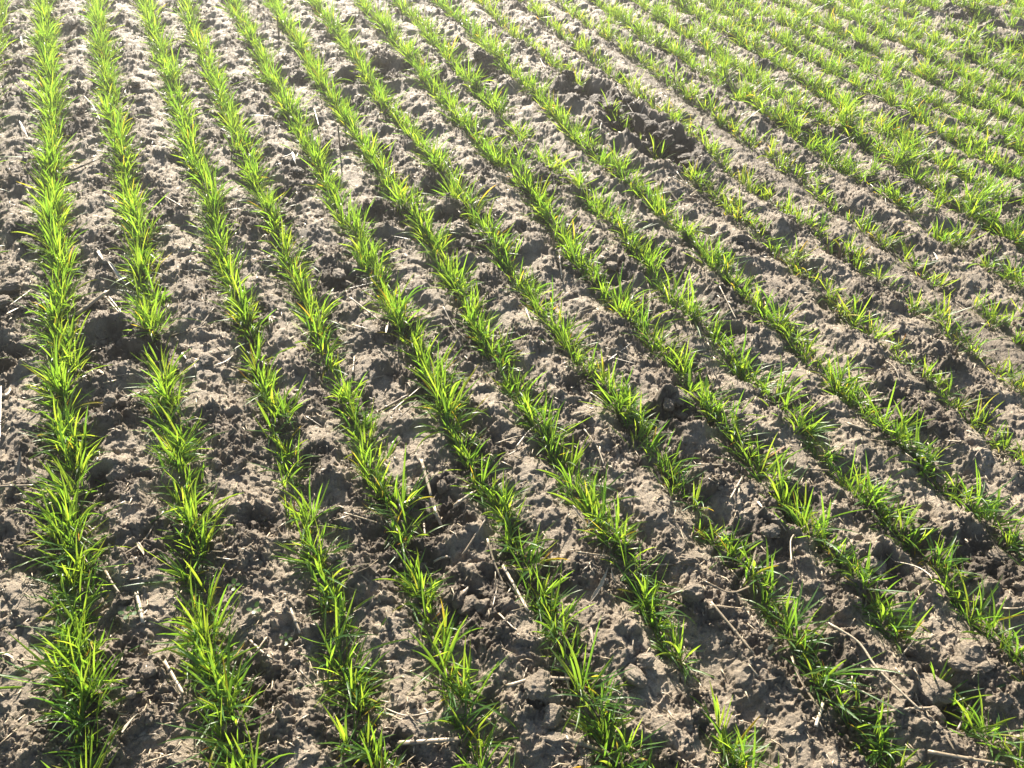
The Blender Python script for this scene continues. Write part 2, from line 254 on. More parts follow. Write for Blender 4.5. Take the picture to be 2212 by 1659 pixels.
def soil(x, y):
    """ground height and looseness (0 smooth crust, 1 crumbly) at world x, y"""
    n = x * NX + y * NY; s = x * DX + y * DY
    ph = (n - OFFSET) / SPACING
    i = np.rint(ph)
    w = np.zeros_like(x)
    for k in range(-4, 30):
        m = (i == k)
        if m.any(): w[m] = wander(k, s[m])
    dist = np.abs((ph - i) * SPACING - w)
    wx = x + 0.016 * gnoise(x / .05, y / .05, 90) + .006 * gnoise(x / .015, y / .015, 92)
    wy = y + 0.016 * gnoise(x / .05, y / .05, 91) + .006 * gnoise(x / .015, y / .015, 93)
    px = x + .035 * gnoise(x / .10, y / .10, 94) + .012 * gnoise(x / .03, y / .03, 96)
    py = y + .035 * gnoise(x / .10, y / .10, 95) + .012 * gnoise(x / .03, y / .03, 97)
    rough = np.clip(0.12 + 1.6 * fbm(x, y, .17, 3, 3) + 0.55 * np.exp(-(dist / .05) ** 2), 0, 1)
    track = np.zeros_like(x)
    tx, ty = zip(*TRACK); st = [a * DX + b * DY for a, b in TRACK]; nt = [a * NX + b * NY for a, b in TRACK]
    o = np.argsort(st); cn = np.interp(s, np.array(st)[o], np.array(nt)[o])
    track = np.exp(-((n - cn) / .06) ** 4) * (1 - sstep(2.9, 3.5, s))
    pit = np.zeros_like(x); loose = np.zeros_like(x)
    for hx, hy, r, dep in HOLLOWS:
        d2 = ((px - hx) ** 2 + (py - hy) ** 2) / (r * r)
        e = np.exp(-d2 ** 1.5); pit -= dep * .55 * e
        pit += dep * .42 * np.exp(-((np.sqrt(d2) - 1.35) / .35) ** 2)
        loose = np.maximum(loose, np.exp(-d2 / 2.2))
    rough = np.clip(np.maximum(rough, loose) * (1 - .55 * track), 0, 1)
    lev = 1 - .5 * track
    z = -0.012 * np.exp(-(dist / .036) ** 2) + 0.010 * np.cos(2 * math.pi * (ph - .5))
    z += lev * (0.010 * fbm(x, y, .22, 2, 21) + (.003 + .0035 * rough) * fbm(wx, wy, .075, 2, 31))
    z += pit
    cr = fbm(wx, wy, .085, 4, 33, .58)                       # crust plates with broken edges
    z += lev * (.0055 * sstep(-.34, -.28, cr) + .0050 * sstep(.02, .07, cr) + .0050 * sstep(.36, .41, cr))
    r2 = rough * rough
    kn = 1 + .55 * gnoise(x / .007, y / .007, 88) + .35 * gnoise(x / .0035, y / .0035, 89)
    z += .034 * lumps(wx, wy, .062, .24, 41, r2) * lev * .8 * (1 + .3 * gnoise(x / .012, y / .012, 83))
    z += .025 * lumps(wx, wy, .029, .52, 51, r2) * lev * .85 * (.7 + .3 * kn)
    z += .0125 * lumps(wx, wy, .0135, .62, 61,   .04 + .96 * rough) * (.6 + .4 * kn)
    z += .0085 * lumps(x, y, .0072, .62, 71, .14 + .86 * rough) * kn
    z -= track * .007
    ck = np.abs(gnoise(px / .11, py / .11, 98) + .25 * gnoise(x / .02, y / .02, 99))
    z -= .0045 * (1 - sstep(.0, .022, ck)) * (1 - rough)
    z += (.10 + .90 * rough) * (.0065 * (.35 - np.abs(gnoise(wx / .024, wy / .024, 86))) + .0045 * (.35 - np.abs(gnoise(x / .010, y / .010, 87))))
    pk = lumps(wx, wy, .030, .22, 81, 1 - rough * .3)
    z -= .40 * .030 * pk * lev
    z += (.0011 + .0012 * rough) * fbm(x, y, .009, 3, 85, .6)
    return z, rough, track, loose

def soil_z(x, y):
    return soil(np.atleast_1d(np.asarray(x, float)), np.atleast_1d(np.asarray(y, float)))[0]

# ------------------------------------------------------------------ materials
def new_mat(name):
    m = bpy.data.materials.new(name); m.use_nodes = True
    nt = m.node_tree; nt.nodes.clear()
    out = nt.nodes.new('ShaderNodeOutputMaterial')
    return m, nt, out

def nd(nt, typ, **kw):
    n = nt.nodes.new(typ)
    for k, v in kw.items(): setattr(n, k, v)
    return n

def ramp(nt, stops):
    r = nt.nodes.new('ShaderNodeValToRGB')
    e = r.color_ramp.elements
    e[0].position, e[0].color = stops[0][0], (*stops[0][1], 1)
    e[1].position, e[1].color = stops[-1][0], (*stops[-1][1], 1)
    for p, c in stops[1:-1]:
        k = e.new(p); k.color = (*c, 1)
    return r

def mixc(nt, fac, a, b, blend='MIX'):
    m = nt.nodes.new('ShaderNodeMix'); m.data_type = 'RGBA'; m.blend_type = blend
    for sock, v in ((m.inputs[0], fac), (m.inputs[6], a), (m.inputs[7], b)):
        if hasattr(v, 'is_linked'): nt.links.new(v, sock)
        elif isinstance(v, tuple): sock.default_value = (*v, 1)
        else: sock.default_value = v
    return m.outputs[2]

def soil_material(name, from_attr=True, tone=1.0):
    m, nt, out = new_mat(name)
    L = nt.links.new
    b = nd(nt, 'ShaderNodeBsdfPrincipled')
    geo = nd(nt, 'ShaderNodeNewGeometry')
    def noise(scale, det, rgh=.6):
        t = nd(nt, 'ShaderNodeTexNoise'); t.inputs['Scale'].default_value = scale
        t.inputs['Detail'].default_value = det; t.inputs['Roughness'].default_value = rgh
        L(geo.outputs['Position'], t.inputs['Vector']); return t.outputs['Fac']
    dry = ramp(nt, [(.3, (.215, .175, .130)), (.5, (.315, .262, .200)), (.72, (.41, .348, .270))])
    L(noise(28, 6, .7), dry.inputs['Fac'])
    big = ramp(nt, [(.35, (.78, .75, .72)), (.65, (1.12, 1.10, 1.08))])
    L(noise(4.5, 3), big.inputs['Fac'])
    col = mixc(nt, 1.0, dry.outputs[0], big.outputs[0], 'MULTIPLY')
    grit = ramp(nt, [(.35, (.62, .60, .57)), (.55, (1, 1, 1)), (.72, (1.28, 1.26, 1.22))])
    L(noise(420, 3, .7), grit.inputs['Fac'])
    col = mixc(nt, .8, col, grit.outputs[0], 'MULTIPLY')
    if from_attr:
        a = nd(nt, 'ShaderNodeAttribute', attribute_name='damp_shade')
        col = mixc(nt, a.outputs['Fac'], col, (.074, .056, .041))
    else:
        oi = nd(nt, 'ShaderNodeObjectInfo')
        sep = nd(nt, 'ShaderNodeSeparateColor'); L(oi.outputs['Color'], sep.inputs[0])
        col = mixc(nt, sep.outputs[0], col, (.062, .046, .033))
    L(col, b.inputs['Base Color'])
    b.inputs['Roughness'].default_value = .66
    b.inputs['Specular IOR Level'].default_value = .38
    bump = nd(nt, 'ShaderNodeBump'); bump.inputs['Strength'].default_value = .8
    bump.inputs['Distance'].default_value = .004
    hsum = nd(nt, 'ShaderNodeMath', operation='ADD'); L(noise(560, 5, .75), hsum.inputs[0])
    mul = nd(nt, 'ShaderNodeMath', operation='MULTIPLY'); mul.inputs[1].default_value = 1.6; L(noise(190, 4, .7), mul.inputs[0])
    L(mul.outputs[0], hsum.inputs[1]); L(hsum.outputs[0], bump.inputs['Height'])
    L(bump.outputs[0], b.inputs['Normal'])
    L(b.outputs[0], out.inputs[0])
    return m

def leaf_material(name):
    m, nt, out = new_mat(name); L = nt.links.new
    at = nd(nt, 'ShaderNodeAttribute', attribute_name='leaf')   # r along, g per-blade random, b yellowing
    sep = nd(nt, 'ShaderNodeSeparateColor'); L(at.outputs['Color'], sep.inputs[0])
    green = ramp(nt, [(0, (.042, .105, .034)), (.5, (.058, .138, .038)), (1, (.088, .165, .040))])
    L(sep.outputs[1], green.inputs['Fac'])
    yel = ramp(nt, [(0, (.20, .24, .03)), (.5, (.46, .36, .03)), (1, (.52, .21, .03))])
    L(sep.outputs[2], yel.inputs['Fac'])
    gate = ramp(nt, [(.02, (0, 0, 0)), (.45, (1, 1, 1))]); L(sep.outputs[2], gate.inputs['Fac'])
    front = mixc(nt, gate.outputs[0], green.outputs[0], yel.outputs[0])
    tg = ramp(nt, [(0, (.17, .38, .028)), (.5, (.28, .48, .034)), (1, (.46, .58, .042))])
    L(sep.outputs[1], tg.inputs['Fac'])
    ty = ramp(nt, [(0, (.52, .58, .04)), (.5, (.80, .58, .05)), (1, (.80, .34, .04))])
    L(sep.outputs[2], ty.inputs['Fac'])
    back = mixc(nt, gate.outputs[0], tg.outputs[0], ty.outputs[0])
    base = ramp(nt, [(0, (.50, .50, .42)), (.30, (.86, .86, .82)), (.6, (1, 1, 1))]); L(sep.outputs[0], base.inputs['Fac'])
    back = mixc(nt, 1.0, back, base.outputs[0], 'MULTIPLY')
    b = nd(nt, 'ShaderNodeBsdfPrincipled'); L(front, b.inputs['Base Color'])
    b.inputs['Roughness'].default_value = .38; b.inputs['Specular IOR Level'].default_value = .55
    t = nd(nt, 'ShaderNodeBsdfTranslucent'); L(back, t.inputs['Color'])
    mx = nd(nt, 'ShaderNodeMixShader'); mx.inputs[0].default_value = .52
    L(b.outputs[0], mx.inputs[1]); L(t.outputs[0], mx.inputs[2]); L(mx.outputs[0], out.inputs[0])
    return m

def straw_material(name):
    m, nt, out = new_mat(name); L = nt.links.new
    oi = nd(nt, 'ShaderNodeObjectInfo')
    sep = nd(nt, 'ShaderNodeSeparateColor'); L(oi.outputs['Color'], sep.inputs[0])
    c = ramp(nt, [(0, (.085, .070, .055)), (.4, (.25, .20, .14)), (.75, (.46, .38, .27)), (1, (.66, .59, .50))])
    L(sep.outputs[0], c.inputs['Fac'])
    tc = nd(nt, 'ShaderNodeTexCoord')
    mp = nd(nt, 'ShaderNodeMapping'); mp.inputs['Scale'].default_value = (60, 900, 900)
    L(tc.outputs['Object'], mp.inputs['Vector'])
    tn = nd(nt, 'ShaderNodeTexNoise'); tn.inputs['Scale'].default_value = 1; tn.inputs['Detail'].default_value = 4
    L(mp.outputs[0], tn.inputs['Vector'])
    st = ramp(nt, [(.3, (.55, .52, .48)), (.6, (1.1, 1.08, 1.05))]); L(tn.outputs['Fac'], st.inputs['Fac'])
    col = mixc(nt, .9, c.outputs[0], st.outputs[0], 'MULTIPLY')
    b = nd(nt, 'ShaderNodeBsdfPrincipled'); L(col, b.inputs['Base Color'])
    b.inputs['Roughness'].default_value = .4
    L(b.outputs[0], out.inputs[0]); return m

M_SOIL = soil_material('soil')
M_CLOD = soil_material('clod_soil', False)
M_LEAF = leaf_material('wheat_leaf')
M_STRAW = straw_material('straw')

# ------------------------------------------------------------------ mesh helpers
def mesh_np(name, V, quads=None, tris=None, attr=None, mat=None, smooth=True):
    me = bpy.data.meshes.new(name)
    nq = 0 if quads is None else len(quads); ntr = 0 if tris is None else len(tris)
    me.vertices.add(len(V)); me.vertices.foreach_set('co', np.asarray(V, np.float32).ravel())
    idx = []; starts = []; tot = 0
    if nq: idx.append(np.asarray(quads, np.int32).ravel()); starts.append(np.arange(nq) * 4); tot = nq * 4
    if ntr: idx.append(np.asarray(tris, np.int32).ravel()); starts.append(tot + np.arange(ntr) * 3)
    idx = np.concatenate(idx); starts = np.concatenate(starts).astype(np.int32)
    me.loops.add(len(idx)); me.loops.foreach_set('vertex_index', idx)
    me.polygons.add(nq + ntr); me.polygons.foreach_set('loop_start', starts)
    me.polygons.foreach_set('use_smooth', np.full(nq + ntr, smooth))
    me.update(calc_edges=True)
    if attr:
        for an, kind, data in attr:
            a = me.attributes.new(an, kind, 'POINT')
            a.data.foreach_set('color' if kind == 'FLOAT_COLOR' else 'value', np.asarray(data, np.float32).ravel())
    if mat: me.materials.append(mat)
    return me

def link(name, data, parent=None, loc=None):
    o = bpy.data.objects.new(name, data); C.objects.link(o)
    if parent: o.parent = parent
    if loc is not None: o.location = loc
    return o

def tag(o, label, cat, group=None, kind=None):
    o['label'] = label; o['category'] = cat
    if group: o['group'] = group
    if kind: o['kind'] = kind

# ------------------------------------------------------------------ the field soil: one sheet, fine near the viewer, coarse far off
NV, NU = 1400, 1350
yv = np.concatenate([[-40, -15, -6, -2.5, -1.0, -.4, -.1, .1], np.geomspace(.2, 6.2, NV), np.geomspace(6.4, 90, 34)])
uu = np.linspace(-1, 1, NU); oc = np.geomspace(1.03, 6, 26)
uu = np.concatenate([-oc[::-1], uu, oc])
Yg = np.repeat(yv[:, None], len(uu), 1)
wdt = .95 + .5 * np.clip(Yg, .2, 90)
Xg = uu[None, :] * wdt + .05 * np.clip(Yg, 0, 6)
shape = Xg.shape
xs, ys = Xg.ravel(), Yg.ravel()
zs, rough, track, loose = soil(xs, ys)
far = sstep(7, 12, np.hypot(xs, ys)); zs = zs * (1 - far) - .004 * far
pn = fbm(xs, ys, .3, 3, 140)
damp_shade = np.clip(.85 * sstep(.35, 1.05, rough + .4 * fbm(xs, ys, .05, 3, 130)) * (.55 + .45 * sstep(-.3, .4, pn))
                + .75 * sstep(.25, .8, loose) * .55 + .50 * track, 0, .92)  # crumbly, damp and track soil; shade beside rows and in hollows painted in
dug = np.zeros_like(xs)
for cx, cy, dcm, dk in CLODS:
    if dk >= .9: dug = np.maximum(dug, np.exp(-(((xs - cx) ** 2 + (ys - cy) ** 2) / .085 ** 2)))
damp_shade = np.clip(np.maximum(damp_shade, .9 * sstep(.25, .7, dug)), 0, .95)
ii = np.arange(shape[0] * shape[1]).reshape(shape)
Q = np.stack([ii[:-1, :-1], ii[:-1, 1:], ii[1:, 1:], ii[1:, :-1]], -1).reshape(-1, 4)
me = mesh_np('field_soil', np.stack([xs, ys, zs], 1), Q, attr=[('damp_shade', 'FLOAT', damp_shade)], mat=M_SOIL)
ground = link('field_soil', me)
ground['kind'] = 'structure'
ground['label'] = 'dry grey brown field soil with crumbly crust between the wheat rows'
del Xg, Yg, wdt, xs, ys, zs, rough, loose, track, damp_shade, dug, pn, far

# ------------------------------------------------------------------ picture position of a point (only to word the labels and pick what is in view)
def project(x, y, z=0.0):
    v = np.stack([np.asarray(x, float), np.asarray(y, float), np.asarray(z, float) - CAM_H + 0 * np.asarray(x, float)], -1)
    d = v @ np.array(F0); px = v @ np.array(R1); py = v @ np.array(U1)
    return 1106 + 1780 * px / d, 829.5 - 1780 * py / d, d

ORD = ['zeroth', 'first', 'second', 'third', 'fourth', 'fifth', 'sixth', 'seventh', 'eighth', 'ninth', 'tenth',
       'eleventh', 'twelfth', 'thirteenth', 'fourteenth', 'fifteenth', 'sixteenth', 'seventeenth', 'eighteenth', 'nineteenth']
TENS = {20: ('twentieth', 'twenty'), 30: ('thirtieth', 'thirty'), 40: ('fortieth', 'forty'), 50: ('fiftieth', 'fifty'), 60: ('sixtieth', 'sixty')}
def ordinal(k):
    if k < 20: return ORD[k]
    a, b = TENS[k // 10 * 10]
    return a if k % 10 == 0 else b + '-' + ORD[k % 10]

# ------------------------------------------------------------------ wheat
SEG = 7
def blades(bx, by, bz, length, width, theta, phi, bend, twist, rnd, yel):
    """ribbons folded along the midrib, narrow sheath at the bottom, pointed tip"""
    N = len(bx); t = np.linspace(0, 1, SEG + 1)
    th = theta[:, None] + bend[:, None] * t[None, :] ** 1.6
    th = np.clip(th, -.3, 2.3)
    ds = (length / SEG)[:, None]
    ph = phi[:, None] + (twist * .35)[:, None] * t[None, :] ** 2
    sx = np.sin(th) * np.cos(ph); sy = np.sin(th) * np.sin(ph); sz = np.cos(th)
    def integ(a, b0):
        c = np.zeros((N, SEG + 1)); c[:, 1:] = np.cumsum((a[:, 1:] + a[:, :-1]) * .5 * ds, 1); return c + b0[:, None]
    X, Y, Z = integ(sx, bx), integ(sy, by), integ(sz, bz)
    T = np.stack([sx, sy, sz], -1)
    S = np.stack([-np.sin(ph), np.cos(ph), 0 * ph], -1)
    Nn = np.cross(S, T)
    tw = (twist[:, None] * t[None, :])[..., None]
    S2 = S * np.cos(tw) + Nn * np.sin(tw); N2 = np.cross(S2, T)
    prof = np.interp(t, [0, .12, .30, .5, .72, .88, 1], [.42, .50, .86, 1.0, .80, .45, .03])
    hw = (width * .5)[:, None] * prof[None, :]
    P = np.stack([X, Y, Z], -1)
    fold = .32
    V = np.stack([P - S2 * hw[..., None], P - N2 * (hw * fold)[..., None] * -1, P + S2 * hw[..., None]], 2)
    V = V.reshape(-1, 3)
    col = np.zeros((N, SEG + 1, 3, 4)); col[..., 0] = t[None, :, None]; col[..., 1] = rnd[:, None, None]
    tipy = np.clip(yel[:, None] * (.35 + 1.2 * t[None, :] ** 1.5), 0, 1)
    col[..., 2] = tipy[..., None]; col[..., 3] = 1
    k = np.arange(SEG)[:, None] * 3 + np.arange(2)[None, :]
    base = np.stack([k, k + 1, k + 4, k + 3], -1).reshape(-1, 4)
    Q = (np.arange(N)[:, None, None] * (SEG + 1) * 3 + base[None]).reshape(-1, 4)
    return V, Q, col.reshape(-1, 4)

def tuft_params(nb, size, lush, yellowish, r):
    """blade parameters of one plant, at the origin"""
    ns = max(2, int(round(nb / 4.5)))                     # shoots, each with leaves set alternately left and right
    so = r.integers(0, ns, nb)
    sal, sac = r.uniform(-.024, .024, ns), r.normal(0, .0075, ns)
    sphi = r.uniform(0, 2 * math.pi, ns); ssz = np.exp(r.normal(0, .17, ns)); slean = np.abs(r.normal(.18, .22, ns)); sla = r.uniform(0, 6.28, ns)
    bx = NX * sac[so] + DX * sal[so] + r.normal(0, .0018, nb); by = NY * sac[so] + DY * sal[so] + r.normal(0, .0018, nb)
    phi = sphi[so] + math.pi * r.integers(0, 2, nb) + r.normal(0, .5, nb)
    theta = np.abs(r.normal(.50, .30, nb)) + .05
    vx = np.sin(theta) * np.cos(phi) + slean[so] * np.cos(sla[so]); vy = np.sin(theta) * np.sin(phi) + slean[so] * np.sin(sla[so])
    phi = np.arctan2(vy, vx); theta = np.arctan2(np.hypot(vx, vy), np.cos(theta))
    low = r.random(nb) < .18
    theta = np.where(low, r.uniform(.85, 1.4, nb), theta)
    L = size * ssz[so] * r.uniform(.5, 1.2, nb) * np.where(low, .8, 1)
    W = r.uniform(.0024, .0044, nb) * lush * np.sqrt(ssz[so])
    bend = np.abs(r.normal(.25, .35, nb)); bend = np.where(r.random(nb) < .16, r.uniform(.9, 1.9, nb), bend)
    tw = r.normal(0, .9, nb)
    rnd = np.clip(r.normal(.48 + .3 * yellowish, .24, nb), 0, 1)
    yel = np.where(r.random(nb) < .015 + .16 * yellowish, r.uniform(.1, .5, nb), 0.0)
    return bx, by, -.006 + r.uniform(0, .016, nb) * (~low), L, W, theta, phi, bend, tw, rnd, yel

def gap_factor(x, y):
    f = 1.0
    for gx, gy, r, k in GAPS:
        d2 = ((x - gx) ** 2 + (y - gy) ** 2) / (r * r)
        if d2 < 4: f = min(f, 1 - (1 - k) * math.exp(-d2 ** 2))
    return f

DENS = {-1: .7, 0: 1.42, 1: 1.18, 2: 1.0, 3: .95, 4: 1.0, 5: 1.1, 6: 1.0, 7: 1.0, 8: .92, 9: .98}
plants = []
for i in range(-9, 27):
    dens0 = DENS.get(i, .95 if i < 14 else 1.1)
    s = -1.6 + rng.uniform(0, .04)
    while s < 8.5:
        clump = .5 + .5 * math.sin(s * 2 * math.pi / .27 + i * 2.3 + 1.3 * math.sin(s * 4.1 + i))
        step = .028 * (1.15 - .3 * clump) * rng.uniform(.7, 1.3)
        s += step
        scat = .0085 if i < 10 else (.013 if i < 13 else .026)
        nn = OFFSET + i * SPACING + float(wander(i, s)) + rng.normal(0, scat)
        x = nn * NX + s * DX; y = nn * NY + s * DY
        if y < -.9 or y > 8 or abs(x) > 1.35 + .56 * max(y, 0): continue
        g = gap_factor(x, y)
        weak = i in (10, 11, 12)
        keep = 1.0
        if rng.random() > keep * (g if g < 1 else 1): continue
        nb = int(round(rng.uniform(21, 29) * dens0 * (.86 + .28 * clump) * (.75 if weak else 1.45 if i > 12 else 1)))
        size = .082 * rng.uniform(.74, 1.2) * (.92 + .14 * clump) * (.80 if weak else .92 if i > 12 else 1) * (1.08 if i == 0 else 1) * (.8 + .2 * g)
        yl = .08 + (.38 if weak else 0) + (.12 if i > 12 else 0) + .12 * rng.random()
        plants.append([i, s, x, y, max(nb, 4), size, yl, clump, g])
for k in range(170):                          # volunteers standing between the rows on the far right
    i = rng.uniform(12.3, 22); s = rng.uniform(1, 5)
    nn = OFFSET + i * SPACING; x = nn * NX + s * DX; y = nn * NY + s * DY
    if y < .5: continue
    plants.append([int(round(i)), s, x, y, int(rng.integers(4, 8)), .06, .5, .5, 1])
for (x, y), i in (((-.43, 2.35), 2), ((.10, 1.78), 4)):
    plants.append([i, y, x, y, 5, .055, .3, .5, 1])
PX = np.array([p[2] for p in plants]); PY = np.array([p[3] for p in plants])
PZ = soil_z(PX, PY)
U, Vv, D = project(PX, PY, PZ + .03)
inview = (U > -25) & (U < 2237) & (Vv > -30) & (Vv < 1700) & (D > .2)
order = np.argsort(np.where(inview, D / np.array([p[5] for p in plants]) * .094, 1e9))
near = set(int(k) for k in order[:296])

ROWNAME = lambda i: 'cut off row at left edge' if i < 0 else (ordinal(i + 1) + ' full row from left')
byrow = {}
for k in near: byrow.setdefault(plants[k][0], []).append(k)
rank = {}
for i, ks in byrow.items():
    for j, k in enumerate(sorted(ks, key=lambda k: -Vv[k])): rank[k] = j + 1

accV, accQ, accC = [], [], []; nv = 0
for k, (i, s, x, y, nb, size, yl, clump, g) in enumerate(plants):
    r = np.random.default_rng(1000 + k)
    P = list(tuft_params(nb, size, 1.0 if i < 10 else .92, yl, r))
    if k in near:
        root = link('wheat_plant', None, loc=(x, y, PZ[k])); root.empty_display_size = .03
        V, Qd, col = blades(*P)
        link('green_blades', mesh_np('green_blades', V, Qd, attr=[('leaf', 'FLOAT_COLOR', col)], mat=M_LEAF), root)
        dead = r.random() < .45
        if dead:
            nd_ = int(r.integers(1, 4))
            W_ = tuft_params(nd_, size * .5, .62, 0, r)
            W_ = list(W_); W_[5] = r.uniform(.7, 1.4, nd_); W_[10] = r.uniform(.4, .95, nd_); W_[2] = np.full(nd_, .004)
            for q in range(nd_):
                V, Qd, col = blades(*[np.array([w[q]]) for w in W_])
                o = link('withered_leaf', mesh_np('withered_leaf', V, Qd, attr=[('leaf', 'FLOAT_COLOR', col)], mat=M_LEAF), root)
                o['label'] = 'withered yellow orange leaf'
        look = ('sparse' if nb < 19 else 'bushy' if nb > 28 else 'leafy')
        tag(root, f"{look} green wheat plant, {ordinal(rank[k])} up from bottom, {ROWNAME(i)}",
            'wheat plant', 'wheat plants along the drilled rows')
    else:
        if r.random() < .28:
            q = r.integers(0, nb, max(1, nb // 14)); P[10][q] = r.uniform(.4, .95, len(q)); P[5][q] = r.uniform(.7, 1.3, len(q)); P[3][q] *= .55
        P[0] = P[0] + x; P[1] = P[1] + y; P[2] = P[2] + PZ[k]
        V, Qd, col = blades(*P)
        accV.append(V); accQ.append(Qd + nv); accC.append(col); nv += len(V)
o = link('wheat_plants', mesh_np('wheat_plants', np.concatenate(accV), np.concatenate(accQ),
         attr=[('leaf', 'FLOAT_COLOR', np.concatenate(accC))], mat=M_LEAF))
tag(o, 'young green wheat plants of the farther rows running to the top edge', 'wheat', kind='stuff')
del accV, accQ, accC

# ------------------------------------------------------------------ clods, crumbs
def ico(sub):
    import bmesh
    bm = bmesh.new(); bmesh.ops.create_icosphere(bm, subdivisions=sub, radius=1.0)
    V = np.array([v.co[:] for v in bm.verts]); T = np.array([[v.index for v in f.verts] for f in bm.faces]); bm.free()
    return V, T
def noise3(V, f, seed):
    return (gnoise(V[:, 0] * f + V[:, 2] * 1.7 + seed, V[:, 1] * f - V[:, 2] * 2.3, seed) +
            gnoise(V[:, 1] * f + 5.1 - V[:, 0] * .9, V[:, 2] * f + seed, seed + 3)) * .6
ICO5, ICT5 = ico(5)
def clod_mesh(seed):
    V = ICO5.copy(); r = np.random.default_rng(seed)
    for q in range(7):                                   # broken faces
        n = r.normal(0, 1, 3); n /= np.linalg.norm(n); c = r.uniform(.55, .85)
        d = V @ n; V = V - np.outer(np.clip(d - c, 0, None) * .85, n)
    rad = 1 + .20 * noise3(V, 1.6, seed) + .13 * noise3(V, 3.7, seed + 5) + .085 * np.abs(noise3(V, 8.5, seed + 9)) + .055 * noise3(V, 17, seed + 12) + .03 * noise3(V, 34, seed + 15)
    V = V * rad[:, None] * np.array([1, r.uniform(.7, 1), r.uniform(.55, .8)])
    return mesh_np('soil_clod', V, tris=ICT5, mat=M_CLOD)
CM = [clod_mesh(200 + q) for q in range(14)]

def strip_name(x, y):
    ph = (x * NX + y * NY - OFFSET) / SPACING
    g = math.floor(ph)
    if g < 0: return 'left of first full row'
    if g < 10: return f'right of {ordinal(g + 1)} full row from left'
    return 'among sparse far right rows'

clods = [(x, y, d / 100 * (.5 if dk >= .9 else .42), dk) for x, y, d, dk in CLODS]
for k in range(110):
    y = .5 + 4.2 * rng.random() ** 1.3; x = rng.uniform(-.85 - .42 * y, .85 + .45 * y)
    ph = (x * NX + y * NY - OFFSET) / SPACING
    if abs(ph - round(ph)) < .2: continue
    clods.append((x, y, rng.uniform(.007, .016), rng.uniform(.1, .5)))
cl = []
for x, y, rr, dk in clods:
    u, v, d = project(np.array([x]), np.array([y]), 0.0)
    z = float(soil_z(x, y)[0])
    o = link('soil_clod', CM[int(rng.integers(len(CM)))], loc=(x, y, z + rr * .22))
    s_ = rr * rng.uniform(.9, 1.1)
    o.scale = (s_ * rng.uniform(.9, 1.25), s_, s_ * rng.uniform(.85, 1.1))
    o.rotation_euler = (rng.uniform(-.4, .4), rng.uniform(-.4, .4), rng.uniform(0, 6.28))
    o.color = (min(1, dk * .95), 0, 0, 1)
    size = 'large' if rr > .028 else 'small' if rr < .013 else 'middling'
    tone = 'dark damp' if dk > .8 else 'brown' if dk > .3 else 'pale dry'
    cl.append((o, f'{size} {tone} soil clod', strip_name(x, y), float(v[0])))
def number_labels(items, cat, group):
    seen = {}
    for it in items: seen.setdefault((it[1], it[2]), []).append(it)
    for (a, b), L_ in seen.items():
        L_.sort(key=lambda t: -t[3])
        for j, it in enumerate(L_):
            tag(it[0], f"{a}, {ordinal(j + 1)} from bottom, {b}" if len(L_) > 1 else f"{a}, only one {b}", cat, group)
number_labels(cl, 'soil clod', 'clods of earth lying between the rows')

V1, T1 = ico(1); V2, T2 = ico(2)
def scatter_crumbs(n, lo, hi, seed, base):
    BV, BT = base
    r = np.random.default_rng(seed)
    y = .25 + 5.4 * r.random(n) ** 1.5; x = r.uniform(-1, 1, n) * (.9 + .52 * y)
    z, rgh, tr, lo_ = soil(x, y)
    keep = r.random(n) < (.07 + .93 * rgh) * (1 - .8 * tr)
    x, y, z, lo_ = x[keep], y[keep], z[keep], lo_[keep]; m = len(x)
    rad = lo + (hi - lo) * r.random(m) ** 2.6
    V = BV[None] * (1 + r.normal(0, .20, (m, len(BV), 1)))
    V = V * (rad[:, None, None] * r.uniform(.6, 1.2, (m, 1, 3)))
    a = r.uniform(0, 6.28, m); ca, sa = np.cos(a)[:, None], np.sin(a)[:, None]
    X = V[..., 0] * ca - V[..., 1] * sa; Y = V[..., 0] * sa + V[..., 1] * ca
    V = np.stack([X + x[:, None], Y + y[:, None], V[..., 2] + (z + rad * .35)[:, None]], -1).reshape(-1, 3)
    T = (np.arange(m)[:, None, None] * len(BV) + BT[None]).reshape(-1, 3)
    mo = np.repeat(np.clip(r.uniform(0, .5, m) + .5 * lo_, 0, .95), len(BV))
    return V, T, mo
A = scatter_crumbs(120000, .0010, .0048, 7, (V1, T1)); B = scatter_crumbs(2600, .004, .010, 8, (V2, T2))
o = link('soil_crumbs', mesh_np('soil_crumbs', np.concatenate([A[0], B[0]]), tris=np.concatenate([A[1], B[1] + len(A[0])]),
         attr=[('damp_shade', 'FLOAT', np.concatenate([A[2], B[2]]))], mat=M_SOIL, smooth=False))
tag(o, 'loose small crumbs of dry earth strewn over the soil crust', 'soil crumbs', kind='stuff')

# ------------------------------------------------------------------ straw and stubble
def ground_line(P, r):
    """lay a polyline on the soil: straight pieces that rest on the bumps under them"""
    P = np.array(P, float)
    seg = np.hypot(*(P[1:] - P[:-1]).T); L = np.concatenate([[0], np.cumsum(seg)])
    n = max(5, int(L[-1] / .012) + 2); t = np.linspace(0, L[-1], n)
    x = np.interp(t, L, P[:, 0]); y = np.interp(t, L, P[:, 1])
    if len(P) > 2:
        for _ in range(3):
            x[1:-1] = .25 * x[:-2] + .5 * x[1:-1] + .25 * x[2:]; y[1:-1] = .25 * y[:-2] + .5 * y[1:-1] + .25 * y[2:]
    h = soil_z(x, y)
    A_ = np.stack([np.ones(n), t], 1); c = np.linalg.lstsq(A_, h, rcond=None)[0]; z = A_ @ c
    z = z + np.quantile(h - z, .92) + r * .45
    return np.stack([x, y, z], 1)

